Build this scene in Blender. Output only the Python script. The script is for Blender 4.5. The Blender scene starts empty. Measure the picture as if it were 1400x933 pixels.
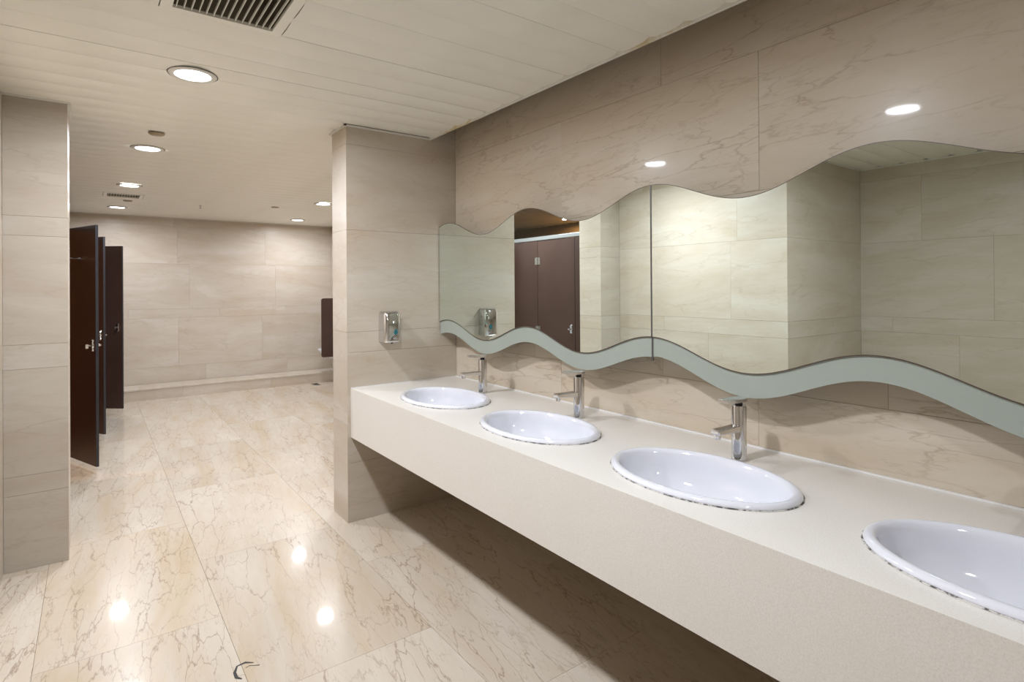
import bpy, bmesh, math, random
from mathutils import Vector, Matrix
random.seed(7)
S = bpy.context.scene
COL = S.collection
PI = math.pi

# ------------------------------------------------------------------ camera
YAW, PITCH, ROLL = 2.5052170, 0.0026997, -0.0064051
CAM = Vector((3.50389, -2.09087, 1.48277))
fw = Vector((math.cos(YAW)*math.cos(PITCH), math.sin(YAW)*math.cos(PITCH), math.sin(PITCH)))
r0 = Vector((math.sin(YAW), -math.cos(YAW), 0)); u0 = r0.cross(fw)
rt = r0*math.cos(ROLL) + u0*math.sin(ROLL); up = -r0*math.sin(ROLL) + u0*math.cos(ROLL)
cd = bpy.data.cameras.new('camera'); cam = bpy.data.objects.new('camera', cd); COL.objects.link(cam)
M = Matrix((rt, up, -fw)).transposed().to_4x4(); M.translation = CAM
cam.matrix_world = M
cd.sensor_width = 36; cd.lens = 775.90/1400*36; cd.shift_x = 0; cd.shift_y = -(466.5-391.07)/1400
cd.clip_start = 0.02
S.camera = cam
# ------------------------------------------------------------------ world, exposure
w = bpy.data.worlds.new('world'); S.world = w; w.use_nodes = True
w.node_tree.nodes['Background'].inputs[0].default_value = (0.9, 0.93, 1, 1)
w.node_tree.nodes['Background'].inputs[1].default_value = 0.0
S.view_settings.view_transform = 'Standard'; S.view_settings.look = 'None'
S.view_settings.gamma = 1; S.view_settings.use_curve_mapping = False
S.view_settings.exposure = 0.0
LAMP_W = 30.0          # watts of one ceiling downlight
LAMP_COL = (0.91, 0.945, 1.03)
LAMP_SPREAD = math.radians(176)

# ------------------------------------------------------------------ material helpers
def nt(name):
    m = bpy.data.materials.new(name); m.use_nodes = True
    t = m.node_tree; b = t.nodes['Principled BSDF']
    return m, t, b
def plain(name, col, rough=.5, metal=0., spec=.5, coat=0.):
    m, t, b = nt(name)
    b.inputs['Base Color'].default_value = (*col, 1); b.inputs['Roughness'].default_value = rough
    b.inputs['Metallic'].default_value = metal; b.inputs['Specular IOR Level'].default_value = spec
    b.inputs['Coat Weight'].default_value = coat; b.inputs['Coat Roughness'].default_value = .05
    return m
class G:
    """tiny node graph helper"""
    def __init__(s, t): s.t = t
    def n(s, typ, **kw):
        x = s.t.nodes.new(typ)
        for k, v in kw.items():
            if k.startswith('i_'):
                k = k[2:]; k = int(k) if k.isdigit() else k
                if hasattr(v, 'is_output'): s.t.links.new(v, x.inputs[k])
                else: x.inputs[k].default_value = v
            else: setattr(x, k, v)
        return x
    def math(s, op, a, b=0., c=0., clamp=False):
        x = s.t.nodes.new('ShaderNodeMath'); x.operation = op; x.use_clamp = clamp
        for i, v in enumerate((a, b, c)):
            if hasattr(v, 'is_output'): s.t.links.new(v, x.inputs[i])
            else: x.inputs[i].default_value = v
        return x.outputs[0]
    def vmath(s, op, a, b=(0, 0, 0), sc=None):
        x = s.t.nodes.new('ShaderNodeVectorMath'); x.operation = op
        for i, v in enumerate((a, b)):
            if hasattr(v, 'is_output'): s.t.links.new(v, x.inputs[i])
            else: x.inputs[i].default_value = v
        if sc is not None: x.inputs['Scale'].default_value = sc
        return x.outputs[0]
    def ramp(s, f, stops):
        x = s.t.nodes.new('ShaderNodeValToRGB'); e = x.color_ramp.elements
        while len(e) < len(stops): e.new(.5)
        for el, (p, c) in zip(e, stops):
            el.position = p; el.color = (*c, 1) if len(c) == 3 else c
        s.t.links.new(f, x.inputs[0]); return x.outputs[0]
    def mix(s, f, a, b, mode='MIX'):
        x = s.t.nodes.new('ShaderNodeMix'); x.data_type = 'RGBA'; x.blend_type = mode
        for i, v in ((0, f), (6, a), (7, b)):
            if hasattr(v, 'is_output'): s.t.links.new(v, x.inputs[i])
            elif i == 0: x.inputs[0].default_value = v
            else: x.inputs[i].default_value = (*v, 1)
        return x.outputs[2]

def marble(name, base, light, warm, vein, stretch, cell, vstr, rough, spec, bump=.02, fine=.5, rot=0., tone=.07, coat=0., warp=(.34, .055), k=(.44, .66), lw=1.):
    m, t, b = nt(name); g = G(t)
    tc = g.n('ShaderNodeTexCoord').outputs['Object']
    inf = g.n('ShaderNodeObjectInfo').outputs['Random']
    off = g.n('ShaderNodeCombineXYZ', i_0=g.math('MULTIPLY', inf, 37.), i_1=g.math('MULTIPLY', inf, 91.), i_2=g.math('MULTIPLY', inf, 13.)).outputs[0]
    mp = g.n('ShaderNodeMapping', i_0=tc); mp.inputs['Rotation'].default_value = (0, 0, rot)
    p = g.vmath('ADD', mp.outputs[0], off)
    ps = g.vmath('MULTIPLY', p, stretch)
    # warp
    w1 = g.n('ShaderNodeTexNoise', i_Vector=ps, i_Scale=3.2, i_Detail=5.0, i_Roughness=.6).outputs['Color']
    w1 = g.vmath('SCALE', g.vmath('SUBTRACT', w1, (.5, .5, .5)), sc=warp[0])
    w2 = g.n('ShaderNodeTexNoise', i_Vector=ps, i_Scale=16., i_Detail=3.0).outputs['Color']
    w2 = g.vmath('SCALE', g.vmath('SUBTRACT', w2, (.5, .5, .5)), sc=warp[1])
    pw = g.vmath('ADD', g.vmath('ADD', ps, w1), w2)
    v1 = g.n('ShaderNodeTexVoronoi', feature='DISTANCE_TO_EDGE', i_Vector=pw, i_Scale=cell).outputs['Distance']
    v2 = g.n('ShaderNodeTexVoronoi', feature='DISTANCE_TO_EDGE', i_Vector=pw, i_Scale=cell*2.7).outputs['Distance']
    l1 = g.ramp(v1, [(0, (1, 1, 1)), (.018*lw, (.55, .55, .55)), (.055*lw, (0, 0, 0))])
    l2 = g.ramp(v2, [(0, (1, 1, 1)), (.03*lw, (.5, .5, .5)), (.08*lw, (0, 0, 0))])
    k1 = g.n('ShaderNodeTexNoise', i_Vector=ps, i_Scale=2.6, i_Detail=4.0, i_Roughness=.65).outputs['Fac']
    k1 = g.ramp(k1, [(k[0], (0, 0, 0)), (k[1], (1, 1, 1))])
    k2 = g.n('ShaderNodeTexNoise', i_Vector=p, i_Scale=5.5, i_Detail=3.0).outputs['Fac']
    k2 = g.ramp(k2, [(.45, (0, 0, 0)), (.68, (1, 1, 1))])
    vn = g.math('MULTIPLY', l1, k1); vf = g.math('MULTIPLY', g.math('MULTIPLY', l2, k2), fine)
    v = g.math('MULTIPLY', g.math('MAXIMUM', vn, vf), vstr, clamp=True)
    # clouds
    c1 = g.n('ShaderNodeTexNoise', i_Vector=ps, i_Scale=1.7, i_Detail=6.0, i_Roughness=.6, i_Distortion=.6).outputs['Fac']
    c = g.ramp(c1, [(.28, warm), (.5, base), (.72, light)])
    c2 = g.n('ShaderNodeTexNoise', i_Vector=pw, i_Scale=22., i_Detail=4.0, i_Roughness=.7).outputs['Fac']
    fl = g.ramp(c2, [(.60, (0, 0, 0)), (.74, (1, 1, 1))])
    c = g.mix(g.math('MULTIPLY', fl, .45), c, light)
    br = g.math('ADD', g.math('MULTIPLY', inf, 2*tone), 1-tone)
    c = g.mix(1.0, c, g.n('ShaderNodeCombineColor', i_0=br, i_1=br, i_2=br).outputs[0], 'MULTIPLY')
    c = g.mix(v, c, vein)
    t.links.new(c, b.inputs['Base Color'])
    rn = g.n('ShaderNodeTexNoise', i_Vector=p, i_Scale=4., i_Detail=3.).outputs['Fac']
    t.links.new(g.math('ADD', g.math('MULTIPLY', rn, .08), rough-.04), b.inputs['Roughness'])
    b.inputs['Specular IOR Level'].default_value = spec
    b.inputs['Coat Weight'].default_value = coat; b.inputs['Coat Roughness'].default_value = .045
    if bump:
        bn = g.n('ShaderNodeTexNoise', i_Vector=p, i_Scale=2.2, i_Detail=2.).outputs['Fac']
        h = g.math('SUBTRACT', g.math('MULTIPLY', bn, 1.), g.math('MULTIPLY', v, .25))
        bp = g.n('ShaderNodeBump', i_Height=h); bp.inputs['Strength'].default_value = bump; bp.inputs['Distance'].default_value = .05
        t.links.new(bp.outputs[0], b.inputs['Normal'])
    return m

MAT = {}
MAT['floor'] = marble('floor_marble', (.55, .475, .38), (.615, .555, .47), (.51, .405, .28), (.19, .115, .06), (.42, 2.1, 1), 5.4, .66, .24, .16, bump=.005, fine=.8, rot=.12, tone=.04, coat=.38, warp=(.20, .085), k=(.36, .60), lw=.48)
MAT['wall'] = marble('wall_marble', (.575, .505, .415), (.635, .58, .505), (.53, .44, .335), (.36, .26, .17), (.7, 2.8, 1), 3.6, .36, .34, .30, bump=.006, fine=.5, rot=.05, tone=.03)
MAT['wall_column'] = marble('column_marble_shaded', (.45, .40, .335), (.50, .46, .40), (.41, .345, .27), (.30, .22, .15), (.7, 2.8, 1), 3.6, .36, .34, .3, bump=.006, fine=.5, rot=.05, tone=.03)  # wall stone made darker: vignette shade put into the column colour
MAT['wall_back'] = marble('wall_back_marble', (.59, .51, .40), (.65, .58, .485), (.55, .455, .335), (.27, .18, .10), (.42, 2.2, 1), 4.2, .46, .30, .20, bump=.002, fine=.8, rot=-.06, tone=.02, coat=.12, warp=(.24, .085), k=(.34, .58), lw=.55)
MAT['grout_wall'] = plain('pale_grout', (.36, .30, .235), .9)
MAT['grout'] = plain('grout', (.20, .15, .10), .9)
MAT['concrete'] = plain('ceiling_void', (.16, .15, .14), .9)

def counter_mat():
    m, t, b = nt('engineered_stone'); g = G(t)
    tc = g.n('ShaderNodeTexCoord').outputs['Object']
    n = g.n('ShaderNodeTexNoise', i_Vector=tc, i_Scale=260., i_Detail=2.).outputs['Fac']
    n2 = g.n('ShaderNodeTexNoise', i_Vector=tc, i_Scale=6., i_Detail=4.).outputs['Fac']
    c = g.ramp(n, [(.3, (.70, .665, .61)), (.5, (.765, .73, .675)), (.7, (.81, .78, .73))])
    c = g.mix(g.math('MULTIPLY', g.ramp(n2, [(.45, (0, 0, 0)), (.7, (1, 1, 1))]), .35), c, (.74, .70, .63))
    t.links.new(c, b.inputs['Base Color']); b.inputs['Roughness'].default_value = .28
    b.inputs['Specular IOR Level'].default_value = .45
    return m
MAT['counter'] = counter_mat()
MAT['ceramic'] = plain('white_vitreous_china', (.77, .78, .84), .06, 0, .6, .6)
MAT['chrome'] = plain('chrome', (.72, .72, .73), .07, 1)
MAT['chrome_dull'] = plain('satin_chrome', (.60, .60, .60), .22, 1)
MAT['dark'] = plain('black_rubber', (.015, .014, .013), .6)
MAT['white_trim'] = plain('white_aluminium_trim', (.72, .70, .65), .35)
MAT['alu'] = plain('anodised_aluminium', (.42, .43, .43), .35, .7)
MAT['teal'] = plain('teal_sight_window', (.03, .17, .20), .12)
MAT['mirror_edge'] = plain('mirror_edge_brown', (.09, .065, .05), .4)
MAT['mirror'] = plain('silvered_glass', (.82, .91, .88), .003, 1)
MAT['frost'] = plain('frosted_glass', (.37, .41, .36), .22, 0, .5, .0)
MAT['seam'] = plain('grey_seam_strip', (.10, .10, .095), .35)
MAT['caulk'] = plain('white_caulk', (.83, .82, .80), .5)
MAT['plaster'] = plain('beige_plaster', (.42, .36, .29), .8)

def ceil_mat():
    m, t, b = nt('cream_painted_metal'); g = G(t)
    tc = g.n('ShaderNodeTexCoord').outputs['Object']
    n = g.n('ShaderNodeTexNoise', i_Vector=tc, i_Scale=1.6, i_Detail=5.).outputs['Fac']
    c = g.ramp(n, [(.35, (.79, .765, .68)), (.6, (.85, .825, .745)), (.8, (.83, .785, .68))])
    t.links.new(c, b.inputs['Base Color']); b.inputs['Roughness'].default_value = .36
    b.inputs['Specular IOR Level'].default_value = .4
    return m
MAT['ceil'] = ceil_mat()
def rusty():
    m, t, b = nt('stained_white_trim'); g = G(t)
    tc = g.n('ShaderNodeTexCoord').outputs['Object']
    n = g.n('ShaderNodeTexNoise', i_Vector=tc, i_Scale=2.3, i_Detail=6., i_Roughness=.7).outputs['Fac']
    c = g.ramp(n, [(.55, (.74, .72, .67)), (.66, (.60, .50, .30)), (.78, (.38, .24, .10))])
    t.links.new(c, b.inputs['Base Color']); b.inputs['Roughness'].default_value = .4
    return m
MAT['rusty'] = rusty()
def laminate():
    m, t, b = nt('brown_laminate'); g = G(t)
    tc = g.n('ShaderNodeTexCoord').outputs['Object']
    n = g.n('ShaderNodeTexNoise', i_Vector=tc, i_Scale=2.5, i_Detail=3.).outputs['Fac']
    c = g.ramp(n, [(.3, (.058, .030, .022)), (.7, (.072, .040, .030))])
    t.links.new(c, b.inputs['Base Color']); b.inputs['Roughness'].default_value = .34
    b.inputs['Specular IOR Level'].default_value = .4
    return m
MAT['lam'] = laminate()
MAT['lam_edge'] = plain('black_laminate_edge', (.022, .022, .027), .3)
def mildew():
    m, t, b = nt('mildewed_sealant'); g = G(t)
    tc = g.n('ShaderNodeTexCoord').outputs['Object']
    n = g.n('ShaderNodeTexNoise', i_Vector=tc, i_Scale=38., i_Detail=5., i_Roughness=.75).outputs['Fac']
    n2 = g.n('ShaderNodeTexNoise', i_Vector=tc, i_Scale=6., i_Detail=2.).outputs['Fac']
    c = g.ramp(g.math('ADD', g.math('MULTIPLY', n, .7), g.math('MULTIPLY', n2, .3)), [(.47, (.62, .60, .56)), (.53, (.10, .09, .08)), (.6, (.03, .03, .03))])
    t.links.new(c, b.inputs['Base Color']); b.inputs['Roughness'].default_value = .5
    return m
MAT['mildew'] = mildew()
def emit(name, col, s):
    m, t, b = nt(name)
    b.inputs['Base Color'].default_value = (.9, .9, .9, 1)
    b.inputs['Emission Color'].default_value = (*col, 1); b.inputs['Emission Strength'].default_value = s
    return m
MAT['gasket'] = plain('brown_gasket', (.10, .08, .06), .6)
MAT['lamp'] = emit('lamp_diffuser', (.93, .96, 1), 9.)
MAT['lamp_warm'] = emit('warm_lamp_diffuser', (1, .55, .22), 7.)

# ------------------------------------------------------------------ mesh helpers
def box(bm, x0, x1, y0, y1, z0, z1):
    v = [bm.verts.new((x, y, z)) for x in (x0, x1) for y in (y0, y1) for z in (z0, z1)]
    for f in ((0, 1, 3, 2), (4, 6, 7, 5), (0, 4, 5, 1), (2, 3, 7, 6), (0, 2, 6, 4), (1, 5, 7, 3)):
        bm.faces.new([v[i] for i in f])
def cyl(bm, c, r, h, n=24, axis='Z', r2=None):
    """cylinder from c along +axis by h"""
    c = Vector(c); r2 = r if r2 is None else r2
    ax = {'X': 0, 'Y': 1, 'Z': 2}[axis]; a, b = [(1, 2), (2, 0), (0, 1)][ax]
    rings = []
    for k, rr in ((0, r), (h, r2)):
        L = []
        for i in range(n):
            t = 2*PI*i/n; p = c.copy(); p[ax] += k; p[a] += rr*math.cos(t); p[b] += rr*math.sin(t)
            L.append(bm.verts.new(p))
        rings.append(L)
    for i in range(n):
        j = (i+1) % n; bm.faces.new((rings[0][i], rings[0][j], rings[1][j], rings[1][i]))
    bm.faces.new(rings[0][::-1]); bm.faces.new(rings[1])
def lathe(bm, prof, n=48, sx=1., sy=1., cap0=False, cap1=False):
    rings = []
    for item in prof:
        if len(item) == 3: rx, ry, z = item
        else: rx, z = item; ry = rx
        rings.append([bm.verts.new((rx*sx*math.cos(2*PI*i/n), ry*sy*math.sin(2*PI*i/n), z)) for i in range(n)])
    for a, b in zip(rings, rings[1:]):
        for i in range(n):
            j = (i+1) % n; bm.faces.new((a[i], a[j], b[j], b[i]))
    if cap0: bm.faces.new(rings[0][::-1])
    if cap1: bm.faces.new(rings[-1])
def mk(name, bm, mat, parent=None, loc=None, smooth=False, bevel=0., seg=2, auto=None, rot=None):
    bmesh.ops.recalc_face_normals(bm, faces=bm.faces)
    me = bpy.data.meshes.new(name); bm.to_mesh(me); bm.free()
    for m in (mat if isinstance(mat, (list, tuple)) else [mat]): me.materials.append(MAT[m] if isinstance(m, str) else m)
    if smooth:
        for p in me.polygons: p.use_smooth = True
        if auto: me.set_sharp_from_angle(angle=math.radians(auto))
    o = bpy.data.objects.new(name, me); COL.objects.link(o)
    if parent: o.parent = parent
    if loc: o.location = loc
    if rot: o.rotation_euler = rot
    if bevel:
        b = o.modifiers.new('bevel', 'BEVEL'); b.width = bevel; b.segments = seg; b.limit_method = 'ANGLE'
        b.harden_normals = False
    return o
def tag(o, label=None, cat=None, group=None, kind=None):
    if label: o['label'] = label
    if cat: o['category'] = cat
    if group: o['group'] = group
    if kind: o['kind'] = kind
    return o
def empty(name, loc, rz=0., label=None, cat=None, group=None):
    o = bpy.data.objects.new(name, None); COL.objects.link(o); o.location = loc; o.rotation_euler = (0, 0, rz)
    o.empty_display_size = .1
    return tag(o, label, cat, group)
def dup(root, loc=None, rz=None, label=None):
    def cp(o, par):
        c = o.copy(); COL.objects.link(c)
        if par: c.parent = par
        for ch in o.children: cp(ch, c)
        return c
    kids = list(root.children)
    r = root.copy(); COL.objects.link(r)
    for k in kids: cp(k, r)
    if loc is not None: r.location = loc
    if rz is not None: r.rotation_euler = (0, 0, rz)
    if label: r['label'] = label
    return r
def bx(name, dims, mat, parent=None, bevel=0., **k):
    bm = bmesh.new(); box(bm, *dims); return mk(name, bm, mat, parent, bevel=bevel, **k)

# ------------------------------------------------------------------ stone facing
CEIL = 2.52
TOP = 2.86
PT = .014        # stone thickness
GAP = .0012
_pc = {}
def panel(parent, origin, u, n, u0, u1, z0, z1, mat, name='stone_panel'):
    """one stone slab, local X along u, local Y up, local Z out of the wall (n)"""
    a, h = round(u1-u0-GAP, 4), round(z1-z0-GAP, 4)
    key = (a, h, mat)
    if key not in _pc:
        bm = bmesh.new(); box(bm, -a/2, a/2, -h/2, h/2, -PT, 0)
        me = bpy.data.meshes.new(name); bmesh.ops.recalc_face_normals(bm, faces=bm.faces); bm.to_mesh(me); bm.free()
        me.materials.append(MAT[mat]); _pc[key] = me
    o = bpy.data.objects.new(name, _pc[key]); COL.objects.link(o); o.parent = parent
    u = Vector(u).normalized(); n = Vector(n).normalized(); v = n.cross(u)
    R = Matrix((u, v, n)).transposed().to_4x4()
    R.translation = Vector(origin) + u*((u0+u1)/2) + v*((z0+z1)/2) + n*random.uniform(-.0006, .0006)
    o.matrix_local = R
    return o
COURSES = [0, .375, 1.075, 1.205, 1.855, 2.40, TOP]
def facing(parent, origin, u, n, length, courses=COURSES, seams=None, mat='wall', pitch=1.16):
    """seams: dict course index -> list of joint positions (others: alternating pitch)"""
    for k, (z0, z1) in enumerate(zip(courses, courses[1:])):
        if seams and k in seams: js = [s for s in seams[k] if 0.06 < s < length-.06]
        else:
            st = (k*.47+.23) % pitch; js = []
            while st < length:
                if .15 < st < length-.15: js.append(st)
                st += pitch
        e = [0]+js+[length]
        for a, b in zip(e, e[1:]): panel(parent, origin, u, n, a, b, z0, z1, mat)

# ------------------------------------------------------------------ walls (backing boxes + slabs); facing surface is at the given coordinate
X_FAR, Y_URI, Y_STALL, Y_STB = -6.0, 1.14, -2.28, -4.45
X_R = 5.0; Y_L = -2.47; X_RET = 1.26; Y_ALC = -3.75
CX0, CX1, CY1 = -.76, -.46, -2.20
PX0, PY0 = -.26, -.80
def structure(name, dims, mat='grout_wall'):
    return tag(bx(name, dims, mat), kind='structure')
e = PT
wb = structure('wall_back', (0, X_R+.1, e, .15, 0, TOP), 'grout_wall')
facing(wb, (0, 0, 0), (1, 0, 0), (0, -1, 0), X_R, mat='wall_back', seams={
    0: [.9, 2.06, 3.2, 4.4], 1: [1.13, 2.29, 3.45, 4.6], 2: [.90, 1.83, 2.74, 3.66, 4.6], 3: [.9, 1.83, 2.74, 3.66],
    4: [1.14, 2.30, 3.46, 4.6], 5: [.68, 1.83, 2.98, 4.14]})
wp = structure('wall_divider', (PX0+e, -e, PY0+e, Y_URI+.1, 0, TOP), 'grout_wall')
facing(wp, (0, PY0, 0), (0, 1, 0), (1, 0, 0), -PY0, seams={k: [] for k in range(6)})
facing(wp, (PX0, PY0, 0), (1, 0, 0), (0, -1, 0), -PX0, courses=[0, .62, 1.205, 1.855, 2.40, TOP], seams={k: [] for k in range(6)})
facing(wp, (PX0, Y_URI, 0), (0, -1, 0), (-1, 0, 0), Y_URI-PY0)
# -u cross checks: local Y must be up, so u = n x ... (handled by choosing u so that n x u = +z)
wu = structure('wall_urinals', (X_FAR-.1, PX0, Y_URI+e, Y_URI+.15, 0, TOP), 'grout_wall')
facing(wu, (X_FAR, Y_URI, 0), (1, 0, 0), (0, -1, 0), PX0-X_FAR)
wf = structure('wall_far', (X_FAR-.15, X_FAR-e, Y_STB, Y_URI+.1, 0, TOP), 'grout_wall')
facing(wf, (X_FAR, Y_STB, 0), (0, 1, 0), (1, 0, 0), Y_URI-Y_STB, seams={1: [.9, 2.2, 3.36, 4.5], 2: [1.6, 2.76, 3.9, 4.85], 3: [1.3, 2.3, 3.5, 4.7], 4: [.6, 1.9, 3.35, 4.55], 5: [1, 2.2, 3.3, 4.4]})
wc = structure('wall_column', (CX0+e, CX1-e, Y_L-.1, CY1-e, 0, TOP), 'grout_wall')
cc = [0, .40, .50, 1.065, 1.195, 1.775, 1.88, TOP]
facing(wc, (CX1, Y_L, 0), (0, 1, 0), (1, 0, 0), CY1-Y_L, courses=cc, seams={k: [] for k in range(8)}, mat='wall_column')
facing(wc, (CX1, CY1, 0), (-1, 0, 0), (0, 1, 0), CX1-CX0, courses=cc, seams={k: [] for k in range(8)})
wl = structure('wall_left', (CX1, X_RET-e, Y_L-.15, Y_L-e, 0, TOP), 'grout_wall')
facing(wl, (X_RET, Y_L, 0), (-1, 0, 0), (0, 1, 0), X_RET-CX1, seams={4: [.42, 1.3]})
wr = structure('wall_return', (X_RET-.15, X_RET-e, Y_ALC, Y_L-.15, 0, TOP), 'grout_wall')
facing(wr, (X_RET, Y_ALC, 0), (0, 1, 0), (1, 0, 0), Y_L-Y_ALC, seams={k: [] for k in range(6)})
wa = structure('wall_entrance', (X_RET-.15, X_R+.1, Y_ALC-.15, Y_ALC-e, 0, TOP), 'grout_wall')
facing(wa, (X_R, Y_ALC, 0), (-1, 0, 0), (0, 1, 0), X_R-X_RET)
wr2 = structure('wall_right', (X_R+e, X_R+.15, Y_ALC, 0, 0, TOP), 'grout_wall')
facing(wr2, (X_R, 0, 0), (0, -1, 0), (-1, 0, 0), -Y_ALC)
ws = structure('wall_stalls', (X_FAR-.1, CX0, Y_STB-.15, Y_STB, 0, TOP), 'plaster')
structure('wall_stall_end', (CX0, CX0+.12, Y_STB, Y_L-.1, 0, TOP), 'plaster')

# ------------------------------------------------------------------ floor slabs
fl = tag(bx('floor', (X_FAR-.15, X_R+.15, Y_STB-.15, Y_URI+.15, -.06, -PT), 'grout'), kind='structure')
rows = [(-4.46, -3.60, .2), (-3.60, -2.285, .9), (-2.285, -1.625, .64), (-1.625, -.905, 1.29), (-.905, -.205, .56), (-.205, .50, 1.17), (.50, 1.14, .1)]
PITCH_X = 1.30
_fc = {}
for (y0, y1, xj) in rows:
    x = xj - PITCH_X*math.ceil((xj-X_FAR)/PITCH_X)
    while x < X_R:
        a, b = max(x, X_FAR), min(x+PITCH_X, X_R)
        # leave out slabs that would lie outside the rooms
        if b-a > .05 and not (y0 > -.01 and a > 0) and not (y1 < Y_ALC and a > X_RET):
            L, W = round(b-a-GAP, 4), round(y1-y0-GAP, 4)
            if (L, W) not in _fc:
                bm = bmesh.new(); box(bm, -L/2, L/2, -W/2, W/2, -PT, 0)
                me = bpy.data.meshes.new('floor_slab'); bmesh.ops.recalc_face_normals(bm, faces=bm.faces); bm.to_mesh(me); bm.free()
                me.materials.append(MAT['floor']); _fc[(L, W)] = me
            o = bpy.data.objects.new('floor_slab', _fc[(L, W)]); COL.objects.link(o); o.parent = fl
            o.location = ((a+b)/2, (y0+y1)/2, 0)
        x += PITCH_X
# plinth along the far wall
pl = tag(bx('baseboard_far', (X_FAR, -5.56, Y_STALL+.03, Y_URI, 0, .145), 'grout'), kind='structure')
y = Y_STALL+.03
while y < Y_URI-.05:
    y2 = min(y+1.16, Y_URI)
    panel(pl, (-5.546, y, 0), (0, 1, 0), (1, 0, 0), 0, y2-y, 0, .13, 'wall')
    bm = bmesh.new(); box(bm, -.215, .225, -(y2-y)/2+.001, (y2-y)/2-.001, 0, .018)
    mk('ledge_stone', bm, 'wall', pl, loc=(-5.765, (y+y2)/2, .1315))
    y = y2
# cracked black repair marks in the slab near the camera
def ribbon(pts, wds, z, name, mat, parent):
    bm = bmesh.new(); L = []
    for i, (p, wd) in enumerate(zip(pts, wds)):
        a = Vector(pts[max(i-1, 0)]); b = Vector(pts[min(i+1, len(pts)-1)]); d = (b-a).normalized(); nn = Vector((-d.y, d.x))*wd/2
        L.append([bm.verts.new((p[0]+s*nn.x, p[1]+s*nn.y, zz)) for s, zz in ((-1, 0), (-1, z), (1, z), (1, 0))])
    for a, b in zip(L, L[1:]):
        for i in range(3): bm.faces.new((a[i], a[i+1], b[i+1], b[i]))
    bm.faces.new(L[0]); bm.faces.new(L[-1][::-1])
    return mk(name, bm, mat, parent)
ck = ribbon([(1.075, -1.583), (1.055, -1.61), (1.06, -1.64), (1.095, -1.655), (1.13, -1.655), (1.15, -1.64)], [.004, .012, .007, .011, .013, .006], .0007, 'floor_crack', 'dark', fl)
ribbon([(1.09, -1.615), (1.085, -1.60), (1.095, -1.585), (1.105, -1.567)], [.002, .003, .003, .005], .0007, 'floor_crack', 'dark', fl)

# ------------------------------------------------------------------ ceiling planks
ce = tag(bx('ceiling', (X_FAR-.15, X_R+.15, Y_STB-.15, Y_URI+.15, TOP, TOP+.05), 'concrete'), kind='structure')
PW = .1765
# open squares for the grilles: (x0,x1,y0,y1) on plank joints
VENT = (1.06, 1.5895, -1.895, -1.465)
VENT2 = (.53-PW*27, .53-PW*25, -2.0, -1.63)
def plank(x0, x1, y0, y1):
    wdt, ln = x1-x0-.0012, y1-y0
    key = ('plank', round(wdt, 4), round(ln, 3))
    if key not in _pc:
        bm = bmesh.new(); prof = []
        N = 6
        for i in range(N+1):
            s = i/N*2-1; edge = .004 if i in (0, N) else 0
            prof.append((s*wdt/2, -.0085*(1-s*s)+.0035 + edge))
        A = [bm.verts.new((px, -ln/2, pz)) for px, pz in prof]; B = [bm.verts.new((px, ln/2, pz)) for px, pz in prof]
        A2 = [bm.verts.new((wdt/2, -ln/2, .014)), bm.verts.new((-wdt/2, -ln/2, .014))]
        B2 = [bm.verts.new((wdt/2, ln/2, .014)), bm.verts.new((-wdt/2, ln/2, .014))]
        RA, RB = A+A2, B+B2
        for i in range(len(RA)):
            j = (i+1) % len(RA); bm.faces.new((RA[i], RA[j], RB[j], RB[i]))
        bm.faces.new(RA[::-1]); bm.faces.new(RB)
        bmesh.ops.recalc_face_normals(bm, faces=bm.faces)
        me = bpy.data.meshes.new('ceiling_plank'); bm.to_mesh(me); bm.free()
        me.materials.append(MAT['ceil'])
        for p in me.polygons: p.use_smooth = True
        me.set_sharp_from_angle(angle=math.radians(12)); _pc[key] = me
    o = bpy.data.objects.new('ceiling_plank', _pc[key]); COL.objects.link(o); o.parent = ce
    o.location = ((x0+x1)/2, (y0+y1)/2, CEIL+random.uniform(-.0004, .0012))
    o.rotation_euler = (random.uniform(-.0004, .0004), random.uniform(-.004, .004), 0)
k = math.ceil((X_FAR-.53)/PW)
xs = [X_FAR]+[.53+PW*i for i in range(k, 60) if X_FAR+.03 < .53+PW*i < X_R-.03]+[X_R]
for x0, x1 in zip(xs, xs[1:]):
    xm = (x0+x1)/2
    spans = [(Y_STB, Y_URI)] if x1 < PX0+.03 else [(Y_L if xm < X_RET else Y_ALC, -.2)]
    if PX0+.03 <= x1 and xm < CX1+.0: spans = [(Y_L, PY0)]
    if PX0+.03 <= x1 and x0 < 0: spans = [(Y_L, PY0)]
    out = []
    for (a, b) in spans:
        hit = None
        for V in (VENT, VENT2):
            if V[0]-.01 < xm < V[1]+.01: hit = V
        if hit: out += [(a, hit[2]), (hit[3], b)]
        else: out.append((a, b))
    for a, b in out: plank(x0, x1, a, b)
# plank between the column and stalls etc. is covered above; trims
def trim(name, dims, mat='white_trim', **k): return tag(bx(name, dims, mat, **k), kind='structure')
trim('trim_1', (0, X_R, -.212, -.198, CEIL-.012, CEIL+.03), 'rusty', bevel=.002)
trim('trim_2', (.0005, .014, PY0-.014, -.212, CEIL-.011, CEIL-.001))
trim('trim_3', (PX0-.014, .014, PY0-.014, PY0-.0005, CEIL-.012, CEIL-.001))
trim('trim_4', (CX1+.0005, CX1+.014, Y_L, CY1+.014, CEIL-.012, CEIL-.001))
trim('trim_5', (CX0, CX1+.0005, CY1+.0005, CY1+.014, CEIL-.06, CEIL-.001))
trim('trim_6', (X_RET+.0005, X_R, Y_ALC+.0005, Y_ALC+.014, CEIL-.012, CEIL-.001))
trim('trim_7', (X_RET+.0005, X_RET+.014, Y_ALC+.014, Y_L, CEIL-.012, CEIL-.001))
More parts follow.
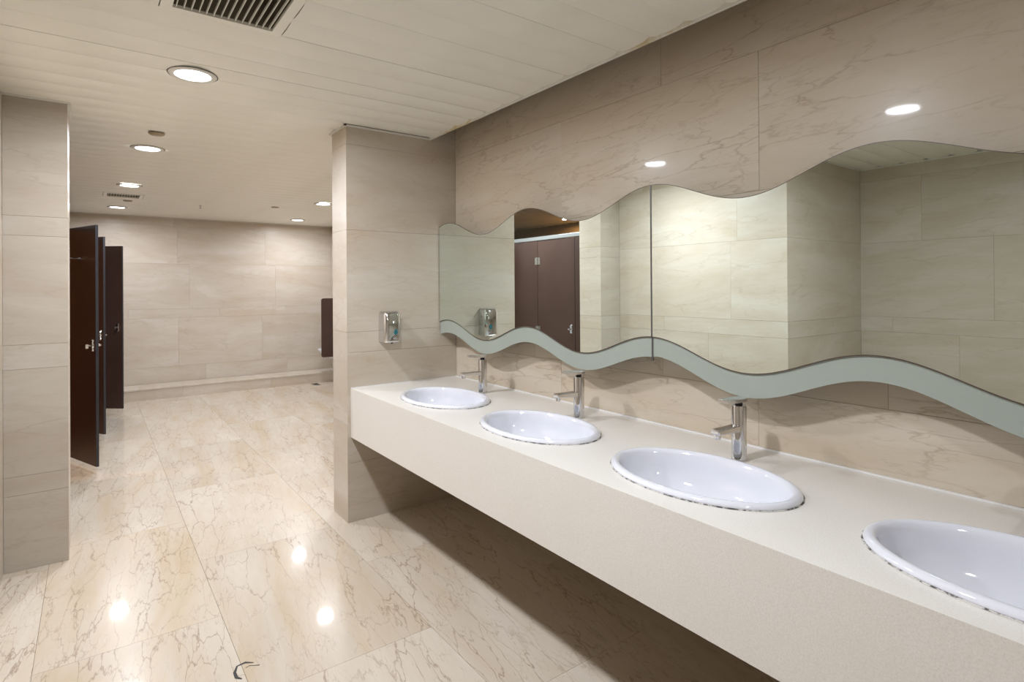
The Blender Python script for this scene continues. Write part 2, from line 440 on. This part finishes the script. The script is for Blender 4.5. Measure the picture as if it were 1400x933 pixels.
trim('trim_8', (X_FAR+.0005, X_FAR+.012, Y_STB, Y_URI, CEIL-.009, CEIL-.001))

# ------------------------------------------------------------------ downlights
def downlight(x, y, label, r=.105, power=LAMP_W, col=LAMP_COL, mat='lamp', group='round ceiling downlights'):
    root = empty('downlight', (x, y, CEIL-.0045), 0, label, 'ceiling light', group)
    bm = bmesh.new()
    lathe(bm, [(r*.75, .0), (r*.75, -.006), (r*.86, -.009), (r*.97, -.006), (r, -.001), (r, .0)], n=40)
    mk('ring', bm, 'white_trim', root, smooth=True, auto=50)
    bm = bmesh.new(); lathe(bm, [(r-.001, -.0005), (r-.001, -.0022), (r+.0035, -.0022), (r+.0035, -.0005)], n=40)
    mk('gasket', bm, 'gasket', root)
    bm = bmesh.new(); lathe(bm, [(.002, -.0035), (r*.5, -.0032), (r*.74, -.0012)], n=40, cap0=True)
    mk('diffuser', bm, mat, root)
    if power:
        ld = bpy.data.lights.new('downlight_lamp', 'AREA'); ld.shape = 'DISK'; ld.size = r*1.5; ld.energy = power
        ld.color = col; ld.spread = LAMP_SPREAD
        lo = bpy.data.objects.new('downlight_lamp', ld); COL.objects.link(lo); lo.parent = root; lo.location = (0, 0, -.0085)
    return root
downlight(.405, -1.70, 'nearest and largest lit downlight in view, beside the big air grille', power=LAMP_W*1.05)
downlight(-1.40, -1.764, 'second lit downlight from the camera in the left row, in front of a small disc')
downlight(-3.246, -1.795, 'third lit downlight of the left row, just before the small far air grille', power=LAMP_W*.75)
downlight(-5.10, -1.84, 'farthest lit downlight of the left row, beyond the small air grille and nearest the doors', power=LAMP_W*.65)
downlight(-3.43, .176, 'lit downlight half hidden behind the edge of the stone pier', power=LAMP_W*.7)
downlight(-5.25, .385, 'small far lit downlight left of the stone pier, near the far wall corner', power=LAMP_W*.65)
downlight(-1.50, .05, 'lit downlight hidden behind the stone pier', power=LAMP_W*.8)
downlight(2.20, -1.72, 'lit downlight above the frame that glints in the marble over the third basin', power=LAMP_W*1.08)
downlight(4.05, -1.72, 'lit downlight outside the frame by the right end of the counter', power=LAMP_W*.38)
downlight(-2.90, -3.95, 'small warm orange lamp over the toilet stalls, seen only in the mirror', r=.085, power=26, col=(1, .52, .2), mat='lamp_warm')

def disc(x, y, label):
    bm = bmesh.new(); lathe(bm, [(.047, 0), (.047, -.004), (.040, -.009), (.004, -.010)], n=28, cap1=True)
    o = mk('ceiling_disc', bm, plain('brass_disc', (.33, .26, .15), .4), loc=(x, y, CEIL-.004), smooth=True, auto=40)
    tag(o, label, 'ceiling cover', 'small tan ceiling discs')
disc(-.908, -1.747, 'small tan round cover on the ceiling between the two nearest downlights')
disc(-4.42, -1.761, 'small tan round cover just behind the far air grille')
disc(-4.03, -.234, 'small tan round cover on the far ceiling, alone left of the pier')
bm = bmesh.new(); lathe(bm, [(.014, 0), (.014, -.006), (.006, -.008), (.006, -.03), (.016, -.034), (.016, -.037)], n=14, cap1=True)
tag(mk('sprinkler', bm, 'chrome_dull', loc=(-4.409, -1.018, CEIL), smooth=True, auto=40), 'tiny dark sprinkler head in the middle of the far ceiling', 'sprinkler')

# ------------------------------------------------------------------ grilles
def grille(V, label, nsl, fr, dep, slat_w, name='air_grille', fcol=(.045, .02, .018)):
    x0, x1, y0, y1 = V
    cx, cy = (x0+x1)/2, (y0+y1)/2; hx, hy = (x1-x0)/2-.004, (y1-y0)/2-.004
    root = empty(name, (cx, cy, CEIL), 0, label, 'air vent')
    bm = bmesh.new()
    for (a, b, c, d) in ((-hx, hx, -hy, -hy+fr), (-hx, hx, hy-fr, hy), (-hx, -hx+fr, -hy+fr, hy-fr), (hx-fr, hx, -hy+fr, hy-fr)):
        box(bm, a, b, c, d, -.0025, .010)
    mk('frame', bm, 'ceil', root)
    ix, iy = hx-fr, hy-fr
    bm = bmesh.new()
    t = .004
    for (a, b, c, d) in ((-ix-t, ix+t, -iy-t, -iy), (-ix-t, ix+t, iy, iy+t), (-ix-t, -ix, -iy, iy), (ix, ix+t, -iy, iy)):
        box(bm, a, b, c, d, .010, dep)
    mk('duct', bm, plain('galvanised_duct', (.20, .17, .12), .6), root)
    bm = bmesh.new(); box(bm, -ix-t, ix+t, -iy-t, iy+t, dep, dep+.004)
    mk('filter', bm, plain('grille_filter', fcol, .7), root)
    for i in range(nsl):
        yy = -iy + (i+.5)*2*iy/nsl
        bm = bmesh.new(); box(bm, -ix, ix, -.0013, .0013, 0, slat_w)
        mk('slat', bm, 'ceil', root, loc=(0, yy, .002), rot=(.06 if i % 3 else -.03, 0, 0))
    return root
vg = grille(VENT, 'large cream slatted air grille at the top edge near the biggest downlight', 14, .038, .16, .011)
bm = bmesh.new(); box(bm, .0, .2, -.12, .14, .05, .155)
mk('coil_casing', bm, plain('green_casing', (.01, .09, .05), .5), vg)
grille(VENT2, 'small grey air grille on the far ceiling between two downlights', 12, .034, .022, .008, fcol=(.30, .28, .25))

# ------------------------------------------------------------------ vanity counter
CZ, CB, CD = .85, .541, .78
SX = [.66, 1.505, 2.35, 3.195]; SY = -.475; SA, SB = .332, .222
ct = empty('vanity_counter', (2.5, -.4, 0), 0, 'long cream stone washbasin counter with deep front apron, fixed to the pier', 'counter')
def local(o): 
    o.location = Vector(o.location) - Vector((2.5, -.4, 0)); return o
bm = bmesh.new()
cells = [.002, 1.0825, 1.9275, 2.7725, 3.62]
N = 64
for cx, xa, xb in zip(SX, cells, cells[1:]):
    ya, yb = -CD+.0005, -.002
    inner, outer = [], []
    for i in range(N):
        t = 2*PI*i/N; c, s = math.cos(t), math.sin(t)
        inner.append((cx+(SA-.016)*c, SY+(SB-.016)*s))
        # ray to the rectangle
        k = min(((xb-cx)/c if c > 1e-9 else (xa-cx)/c if c < -1e-9 else 9e9), ((yb-SY)/s if s > 1e-9 else (ya-SY)/s if s < -1e-9 else 9e9))
        outer.append([cx+k*c, SY+k*s])
    # snap nearest samples to the corners
    for qx, qy in ((xa, ya), (xa, yb), (xb, ya), (xb, yb)):
        j = min(range(N), key=lambda i: (outer[i][0]-qx)**2+(outer[i][1]-qy)**2); outer[j] = [qx, qy]
    for z, sg in ((CZ, 1), (CZ-.028, -1)):
        I = [bm.verts.new((*p, z)) for p in inner]; O = [bm.verts.new((*p, z)) for p in outer]
        for i in range(N):
            j = (i+1) % N; bm.faces.new((I[i], O[i], O[j], I[j]) if sg > 0 else (I[j], O[j], O[i], I[i]))
        if sg > 0: It = I
        else:
            for i in range(N):
                j = (i+1) % N; bm.faces.new((It[i], It[j], I[j], I[i]))
box(bm, 3.62, X_R-.002, -CD+.0005, -.002, CZ-.028, CZ)
box(bm, .002, X_R-.002, -CD, -CD+.0005, CZ-.028, CZ)
local(mk('countertop', bm, 'counter', ct))
bm = bmesh.new(); box(bm, .002, X_R-.002, -CD, -CD+.0273, CB, CZ-.028); local(mk('apron', bm, 'counter', ct))
bm = bmesh.new(); box(bm, .002, X_R-.002, -CD+.03, -.002, CB+.012, CB+.03); local(mk('underside_board', bm, 'plaster', ct))
bm = bmesh.new(); box(bm, .003, X_R-.002, -.010, -.0012, CZ+.0003, CZ+.006); box(bm, .0012, .007, -CD, -.010, CZ+.0003, CZ+.004)
local(mk('caulk_bead', bm, 'caulk', ct))

# ------------------------------------------------------------------ basins
lab = ['oval white basin farthest left, next to the stone pier', 'second oval white basin from the pier',
       'third oval white basin from the pier, shown whole in the middle of the counter', 'nearest oval white basin, cut off by the right edge of the photo']
def basin(cx, label):
    root = empty('washbasin', (cx, SY, CZ), 0, label, 'sink', 'oval drop-in washbasins')
    a, b = SA, SB
    P = [(a-.010, b-.010, .0012), (a-.001, b-.001, .0012), (a, b, .004), (a-.0015, b-.0015, .0095), (a-.006, b-.006, .0145), (a-.013, b-.013, .0175), (a-.021, b-.021, .017),
         (a-.028, b-.028, .012), (a-.033, b-.033, .002), (a-.036, b-.036, -.012)]
    A, B = a-.038, b-.038
    for t in [i/14 for i in range(1, 15)]:
        kk = math.cos(t*PI/2*.965)**.55; P.append((A*kk, B*kk, -.012-.128*math.sin(t*PI/2)**1.0))
    bm = bmesh.new(); lathe(bm, P, n=72, cap1=False)
    o = bw = mk('bowl', bm, 'ceramic', root, smooth=True)
    so = o.modifiers.new('solidify', 'SOLIDIFY'); so.thickness = .004; so.offset = -1
    bm = bmesh.new(); lathe(bm, [(.040, 0), (.036, .004), (.026, .004), (.022, 0), (.004, -.004)], n=28, cap1=True)
    mk('drain', bm, 'chrome', bw, smooth=True, loc=(0, 0, -.139), auto=40)
    bm = bmesh.new(); lathe(bm, [(a-.004, b-.004, .0002), (a-.004, b-.004, .0022), (a+.0022, b+.0022, .0022), (a+.0038, b+.0038, .0004)], n=96)
    mk('sealant', bm, 'mildew', root, smooth=True)
    return root
for cx, l in zip(SX, lab): basin(cx, l)

# ------------------------------------------------------------------ faucets
def faucet(x, label):
    root = empty('basin_tap', (x, -.200, CZ), 0, label, 'faucet', 'chrome single lever basin taps')
    bm = bmesh.new(); lathe(bm, [(.0275, .0006), (.0275, .004), (.0255, .006)], n=36, cap0=True, cap1=True)
    mk('base_flange', bm, 'chrome', root, smooth=True, auto=40)
    bm = bmesh.new(); lathe(bm, [(.0262, .004), (.0262, .196), (.0252, .199), (.0225, .200)], n=44, cap0=True, cap1=True)
    # flatten the spout side slightly so the post reads as a D-shaped column
    mk('body', bm, 'chrome', root, smooth=True, auto=35)
    bm = bmesh.new(); lathe(bm, [(.013, .199), (.013, .213)], n=24, cap0=True, cap1=True)
    mk('neck', bm, 'dark', root, smooth=True, auto=40)
    bm = bmesh.new()
    box(bm, -.0175, .0175, -.148, -.018, .106, .130)
    for v in bm.verts:
        if v.co.y < -.1: v.co.z += .001 if v.co.z > .12 else .007
    spt = mk('spout', bm, 'chrome', root, bevel=.004, seg=3, smooth=True, auto=40)
    bm = bmesh.new(); cyl(bm, (0, -.134, .100), .0120, .013, 24); cyl(bm, (0, -.134, .0965), .0102, .004, 24)
    mk('aerator', bm, 'chrome', spt, smooth=True, auto=40)
    bm = bmesh.new()
    prof = [(.020, .012), (.026, 0), (.020, -.03), (.0175, -.07), (.0175, -.100)]
    up_, dn = [], []
    for i, (hw, yy) in enumerate([(.012, .028), (.021, .021), (.0245, .0), (.0235, -.04), (.0215, -.09), (.0195, -.098)]):
        zt = .2260 + (.004*max(0, -yy/.1)); zb_ = zt-(.0140 if yy > -.06 else .0115)
        up_.append([bm.verts.new((s*hw, yy, zt)) for s in (-1, 1)]); dn.append([bm.verts.new((s*hw, yy, zb_)) for s in (-1, 1)])
    for A, B in ((up_, 1), (dn, -1)):
        for i in range(len(A)-1):
            bm.faces.new((A[i][0], A[i][1], A[i+1][1], A[i+1][0]))
    for s in (0, 1):
        for i in range(len(up_)-1): bm.faces.new((up_[i][s], up_[i+1][s], dn[i+1][s], dn[i][s]))
    bm.faces.new((up_[0][0], up_[0][1], dn[0][1], dn[0][0])); bm.faces.new((up_[-1][0], up_[-1][1], dn[-1][1], dn[-1][0]))
    mk('lever', bm, 'chrome', root, bevel=.0015, seg=2, smooth=True, auto=35)
    return root
t0 = faucet(.640, 'chrome tap behind the basin nearest the pier')
dup(t0, (1.484, -.200, CZ), label='chrome tap behind the second basin from the pier')
dup(t0, (2.330, -.200, CZ), label='chrome tap behind the third basin from the pier')
dup(t0, (3.180, -.200, CZ), label='chrome tap of the nearest basin, just outside the right edge of the photo')

# ------------------------------------------------------------------ wavy mirrors
PER = .879; PH = .122
def wave(x, c, a): return c + a*math.cos(2*PI*(x-PH)/PER)
ztop = lambda x: wave(x, 1.867, .0555)
zbot = lambda x: wave(x, 1.212, .0535)
zfro = lambda x: wave(x, 1.124, .0520) if x < 1.9 else wave(x, 1.124, .0575)
def wavy(x0, x1, lo, hi, y0, y1, name, mats, parent, org):
    n = int((x1-x0)/.018)+1; bm = bmesh.new(); R = []
    for i in range(n+1):
        x = x0+(x1-x0)*i/n
        R.append([bm.verts.new((x-org[0], yy-org[1], f(x)-org[2])) for yy, f in ((y0, lo), (y0, hi), (y1, hi), (y1, lo))])
    for a, b in zip(R, R[1:]):
        for i in range(4):
            j = (i+1) % 4; f = bm.faces.new((a[i], a[j], b[j], b[i])); f.material_index = 0 if i == 0 else 1
    f = bm.faces.new(R[0][::-1]); f.material_index = 1
    f = bm.faces.new(R[-1]); f.material_index = 1
    return mk(name, bm, mats, parent)
def wall_mirror(x0, x1, label):
    org = ((x0+x1)/2, -.13, 1.1)
    root = empty('wavy_mirror', org, 0, label, 'mirror', 'wavy edged wall mirrors')
    # y0 is the room side face
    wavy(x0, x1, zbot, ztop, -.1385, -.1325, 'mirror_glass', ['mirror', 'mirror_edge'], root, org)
    wavy(x0, x1, zfro, lambda x: ztop(x)-.006, -.1325, -.1245, 'frosted_glass', ['frost', 'frost'], root, org)
    wavy(x0, x1, lambda x: zbot(x)-.0038, lambda x: zbot(x)-.0002, -.1392, -.1326, 'lower_bevel_shade', ['mirror_edge', 'mirror_edge'], root, org)  # added dark strip: bevel and shadow line of the glass edge put in as colour
    wavy(x0, x1, lambda x: ztop(x)+.0002, lambda x: ztop(x)+.0022, -.1392, -.1326, 'upper_bevel_shade', ['mirror_edge', 'mirror_edge'], root, org)  # matching thin strip, edge shading drawn along the top
    for xx in (x0+.25, (x0+x1)/2, x1-.25):
        for zz in (1.32, 1.72):
            bm = bmesh.new(); cyl(bm, (0, 0, 0), .014, .1235, 16, 'Y')
            mk('standoff', bm, 'chrome_dull', root, loc=(xx-org[0], .006, zz-org[2]))
    return root
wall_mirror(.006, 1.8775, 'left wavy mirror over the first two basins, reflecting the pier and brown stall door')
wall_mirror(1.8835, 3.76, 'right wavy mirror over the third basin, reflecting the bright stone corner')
bm = bmesh.new(); box(bm, -.0035, .0035, -.0035, .004, .06, zbot(1.88)-1.1); box(bm, -.0028, .0028, -.008, .004, zbot(1.88)-1.1, ztop(1.88)-1.1)
tag(mk('mirror_joint', bm, 'seam', loc=(1.8805, -.1325, 1.1)), 'thin dark vertical strip where the two wavy mirrors meet', 'joint strip')

# ------------------------------------------------------------------ soap dispenser on the pier
dr = empty('soap_dispenser', (0, -.528, 1.132), 0, 'chrome wall soap dispenser with teal sight window on the stone pier', 'soap dispenser')
def rrect(hw, d, rad, n=6, ch=0.):
    """outline in (x out of wall, y): flat back at x=0"""
    P = [(0.0015, -hw)]
    for i in range(n+1):
        t = -PI/2 + i/n*PI/2; P.append((d-rad+rad*math.cos(t), -hw+rad+rad*math.sin(t)))
    for i in range(n+1):
        t = i/n*PI/2; P.append((d-rad+rad*math.cos(t), hw-rad+rad*math.sin(t)))
    P.append((0.0015, hw)); return P
def prism(bm, layers):
    R = [[bm.verts.new((x, y, z)) for x, y in o] for o, z in layers]
    for a, b in zip(R, R[1:]):
        for i in range(len(a)):
            j = (i+1) % len(a); bm.faces.new((a[i], a[j], b[j], b[i]))
    bm.faces.new(R[0][::-1]); bm.faces.new(R[-1])
bm = bmesh.new(); prism(bm, [(rrect(.056, .088, .028), 0), (rrect(.060, .094, .032), .008), (rrect(.060, .094, .032), .181), (rrect(.057, .090, .03), .188)])
mk('casing', bm, 'chrome', dr, smooth=True, auto=35)
bm = bmesh.new(); prism(bm, [(rrect(.053, .085, .03), .1885), (rrect(.053, .085, .03), .196), (rrect(.047, .077, .026), .200)])
mk('lid', bm, 'chrome_dull', dr, smooth=True, auto=35)
bm = bmesh.new(); cyl(bm, (.0937, .018, .062), .012, .004, 24, 'X'); 
for v in bm.verts:
    if v.co.z > .066: v.co.z += .008
mk('sight_window', bm, 'teal', dr, smooth=True, auto=40)
bm = bmesh.new(); cyl(bm, (.0925, .018, .034), .016, .012, 24, 'X'); cyl(bm, (.1045, .018, .034), .0095, .012, 20, 'X', .0075)
mk('push_button', bm, 'chrome', dr, smooth=True, auto=40)
bm = bmesh.new(); cyl(bm, (.070, 0, -.010), .006, .010, 16)
mk('nozzle', bm, 'dark', dr, smooth=True, auto=40)

# ------------------------------------------------------------------ toilet stalls
DW, DT, DZ0, DZ1 = .62, .018, .062, 2.005
HX = [-1.53, -2.73, -3.93, -5.13]; OPEN = [0, 20.5, 27, 50.5]
pil = [(-.908, CX0-.003)]+[(HX[i+1]+DW+.003, HX[i]-.003) for i in range(3)]+[(-5.98, HX[3]-.003)]
pll = ['narrow brown stall panel next to the left column, seen in the left mirror', 'brown stall panel left of the closed stall door in the left mirror']+[
    'brown stall panel behind the left column, hidden from view']*3
for i, (a, b) in enumerate(pil):
    st = empty('stall_partition', ((a+b)/2, Y_STALL, 0), 0, pll[i], 'partition', 'brown stall partitions')
    hw = (b-a)/2
    bm = bmesh.new(); box(bm, -hw, hw, -DT/2, DT/2, .06, 2.012); mk('front_panel', bm, 'lam', st, bevel=.002)
    bm = bmesh.new(); cyl(bm, (0, 0, 0), .018, .06, 16); mk('foot', bm, 'chrome_dull', st)
    if 0 < i:
        x = min(hw-.01, .01)
        bm = bmesh.new(); box(bm, x-.009, x+.009, Y_STB+.002-Y_STALL, -DT/2-.001, .12, 2.0); mk('side_panel', bm, 'lam', st)
rail = bx('top_rail', (-5.985, CX0-.002, Y_STALL-.016, Y_STALL+.016, 2.013, 2.058), 'alu', bevel=.006)
tag(rail, 'pale aluminium rail along the top of the toilet stalls, seen in the left mirror', 'rail')

def lock(bm, side):
    # rose with two waisted lobes and a thumb turn, on the face side (+1 / -1 in local y)
    y = side*(DT/2)
    pts = [(.0, .052), (.014, .047), (.019, .034), (.013, .020), (.020, .006), (.020, -.006), (.013, -.020), (.019, -.034), (.014, -.047), (0, -.052)]
    out = [(x, z) for x, z in pts]+[(-x, z) for x, z in pts[-2:0:-1]]
    A = [bm.verts.new((x, y, z)) for x, z in out]; B = [bm.verts.new((x*.8, y+side*.012, z*.9)) for x, z in out]
    for i in range(len(A)):
        j = (i+1) % len(A); bm.faces.new((A[i], A[j], B[j], B[i]))
    bm.faces.new(A[::-1]); bm.faces.new(B)
    y0 = y+side*.012
    if side < 0: cyl(bm, (0, y0-.022, 0), .008, .022, 14, 'Y'); box(bm, -.006, .006, y0-.042, y0-.020, -.022, .012)
    else: cyl(bm, (0, y0, 0), .010, .016, 14, 'Y'); box(bm, -.020, .006, y0+.016, y0+.026, -.007, .007)
def stall_door(i, hx, ang, label):
    root = empty('stall_door', (hx, Y_STALL, 0), math.radians(ang), label, 'stall door', 'brown toilet stall doors')
    bm = bmesh.new(); box(bm, .004, DW-.004, -DT/2, DT/2, DZ0, DZ1); mk('leaf', bm, 'lam', root)
    bm = bmesh.new()
    box(bm, DW-.004, DW, -DT/2-.001, DT/2+.001, DZ0, DZ1)
    box(bm, .004, DW, -DT/2-.001, DT/2+.001, DZ1, DZ1+.003)
    mk('edge_strip', bm, 'lam_edge', root)
    bm = bmesh.new(); lock(bm, -1); mk('lock', bm, 'chrome', root, loc=(DW-.055, 0, 1.035), bevel=.0015)
    bm = bmesh.new(); lock(bm, 1); mk('indicator_knob', bm, 'chrome', root, loc=(DW-.055, 0, 1.035), bevel=.0015)
    bm = bmesh.new(); cyl(bm, (0, -DT/2-.006, 0), .016, .006, 18, 'Y'); cyl(bm, (0, -DT/2-.055, 0), .006, .05, 12, 'Y'); cyl(bm, (0, -DT/2-.070, 0), .012, .016, 14, 'Y')
    mk('coat_hook', bm, 'chrome', root, loc=(DW*.5, 0, 1.745), smooth=True, auto=40)
    for z in (1.78, 1.0, .13):
        bm = bmesh.new(); cyl(bm, (0, DT/2+.006, -.045), .0075, .09, 14)
        box(bm, .006, .045, DT/2, DT/2+.004, -.04, .04)
        hg = mk('hinge', bm, 'chrome_dull', root, loc=(.0, 0, z))
        if ang > 0:
            bm = bmesh.new(); box(bm, -.012, .03, -DT/2-.004, -DT/2, -.035, .035); mk('hinge_plate', bm, 'chrome_dull', hg)
        else:
            bm = bmesh.new(); box(bm, -.045, -.006, DT/2, DT/2+.004, -.04, .04); mk('hinge_plate', bm, 'chrome_dull', hg)
    return root
dl = ['closed brown stall door behind the left column, seen in the left mirror with its hinge and knob', 'nearest brown stall door, standing ajar beside the left stone column with coat hook',
      'middle brown stall door, half hidden behind the nearest door', 'farthest brown stall door, opened widest, in front of the far wall']
for i in range(4): stall_door(i, HX[i], OPEN[i], dl[i])

# ------------------------------------------------------------------ urinals with privacy screen
def screen(x):
    root = empty('urinal_screen', (x, Y_URI, 0), 0, 'dark brown rounded privacy screen between the urinals, beside the pier edge', 'privacy screen')
    bm = bmesh.new(); r = .03; y0, y1, z0, z1 = -.45, -.002, .44, 1.335
    out = []
    for cy, cz, a0 in ((y0+r, z0+r, PI), (y1-.002, z0+.002, 1.5*PI), (y1-.002, z1-.002, 0), (y0+r, z1-r, PI/2)):
        rr = r if cy < -.2 else .002
        for k in range(6):
            t = a0+k/5*PI/2; out.append((cy+rr*math.cos(t), cz+rr*math.sin(t)))
    A = [bm.verts.new((-.009, y, z)) for y, z in out]; B = [bm.verts.new((.009, y, z)) for y, z in out]
    for i in range(len(A)):
        j = (i+1) % len(A); bm.faces.new((A[i], A[j], B[j], B[i]))
    bm.faces.new(A[::-1]); bm.faces.new(B); mk('screen_panel', bm, 'lam', root, bevel=.002)
    for z in (.6, 1.18):
        bm = bmesh.new(); box(bm, .009, .022, -.04, -.002, z-.025, z+.025); mk('bracket', bm, 'chrome_dull', root)
screen(-5.12)
def urinal(x, label):
    root = empty('urinal', (x, Y_URI, 0), 0, label, 'urinal', 'white wall urinals')
    # stacked D sections: (z, half width, reach)
    secs = [(.33, .05, .08), (.36, .10, .17), (.42, .15, .27), (.48, .17, .35), (.52, .175, .38), (.535, .17, .375)]
    bm = bmesh.new(); R = []
    def D(hw, d, z, n=20): return [bm.verts.new((hw*math.cos(PI+PI*i/n), -.002-d*math.sin(PI*i/n)**.8, z)) for i in range(n+1)]
    for z, hw, d in secs: R.append(D(hw, d, z))
    for z, hw, d in [(.535, .145, .33), (.50, .13, .28), (.44, .08, .16)]: R.append(D(hw, d, z))
    for a, b in zip(R, R[1:]):
        for i in range(len(a)-1): bm.faces.new((a[i], a[i+1], b[i+1], b[i]))
    bm.faces.new(R[0][::-1]); bm.faces.new(R[-1])
    mk('bowl', bm, 'ceramic', root, smooth=True, auto=50)
    bm = bmesh.new()
    L = []
    for z, hw, d in [(.50, .175, .10), (.75, .17, .09), (1.0, .16, .10), (1.06, .14, .08)]:
        L.append([bm.verts.new((hw*math.cos(PI+PI*i/16), -.002-d*math.sin(PI*i/16)**.5, z)) for i in range(17)])
    for a, b in zip(L, L[1:]):
        for i in range(16): bm.faces.new((a[i], a[i+1], b[i+1], b[i]))
    bm.faces.new(L[0][::-1]); bm.faces.new(L[-1]); mk('back_plate', bm, 'ceramic', root, smooth=True, auto=50)
    bm = bmesh.new(); cyl(bm, (0, -.04, 1.06), .012, .12, 14); cyl(bm, (0, -.04, 1.17), .022, .04, 18); mk('flush_valve', bm, 'chrome', root, smooth=True, auto=40)
urinal(-5.50, 'white wall urinal beyond the brown screen, its lip peeking out under the screen')
urinal(-4.62, 'white wall urinal nearer than the brown screen, mostly hidden by the pier edge')
bm = bmesh.new(); box(bm, -.10, .10, -.05, .05, 0, .006); bm2 = bm
dn = mk('floor_drain', bm, 'chrome_dull', loc=(-5.36, .68, .0), bevel=.003); tag(dn, 'small dark floor drain by the far ledge under the urinals', 'floor drain')
bm = bmesh.new()
for i in range(5): box(bm, -.085+i*.036, -.065+i*.036, -.035, .035, .0061, .0068)
mk('slot', bm, 'dark', dn)
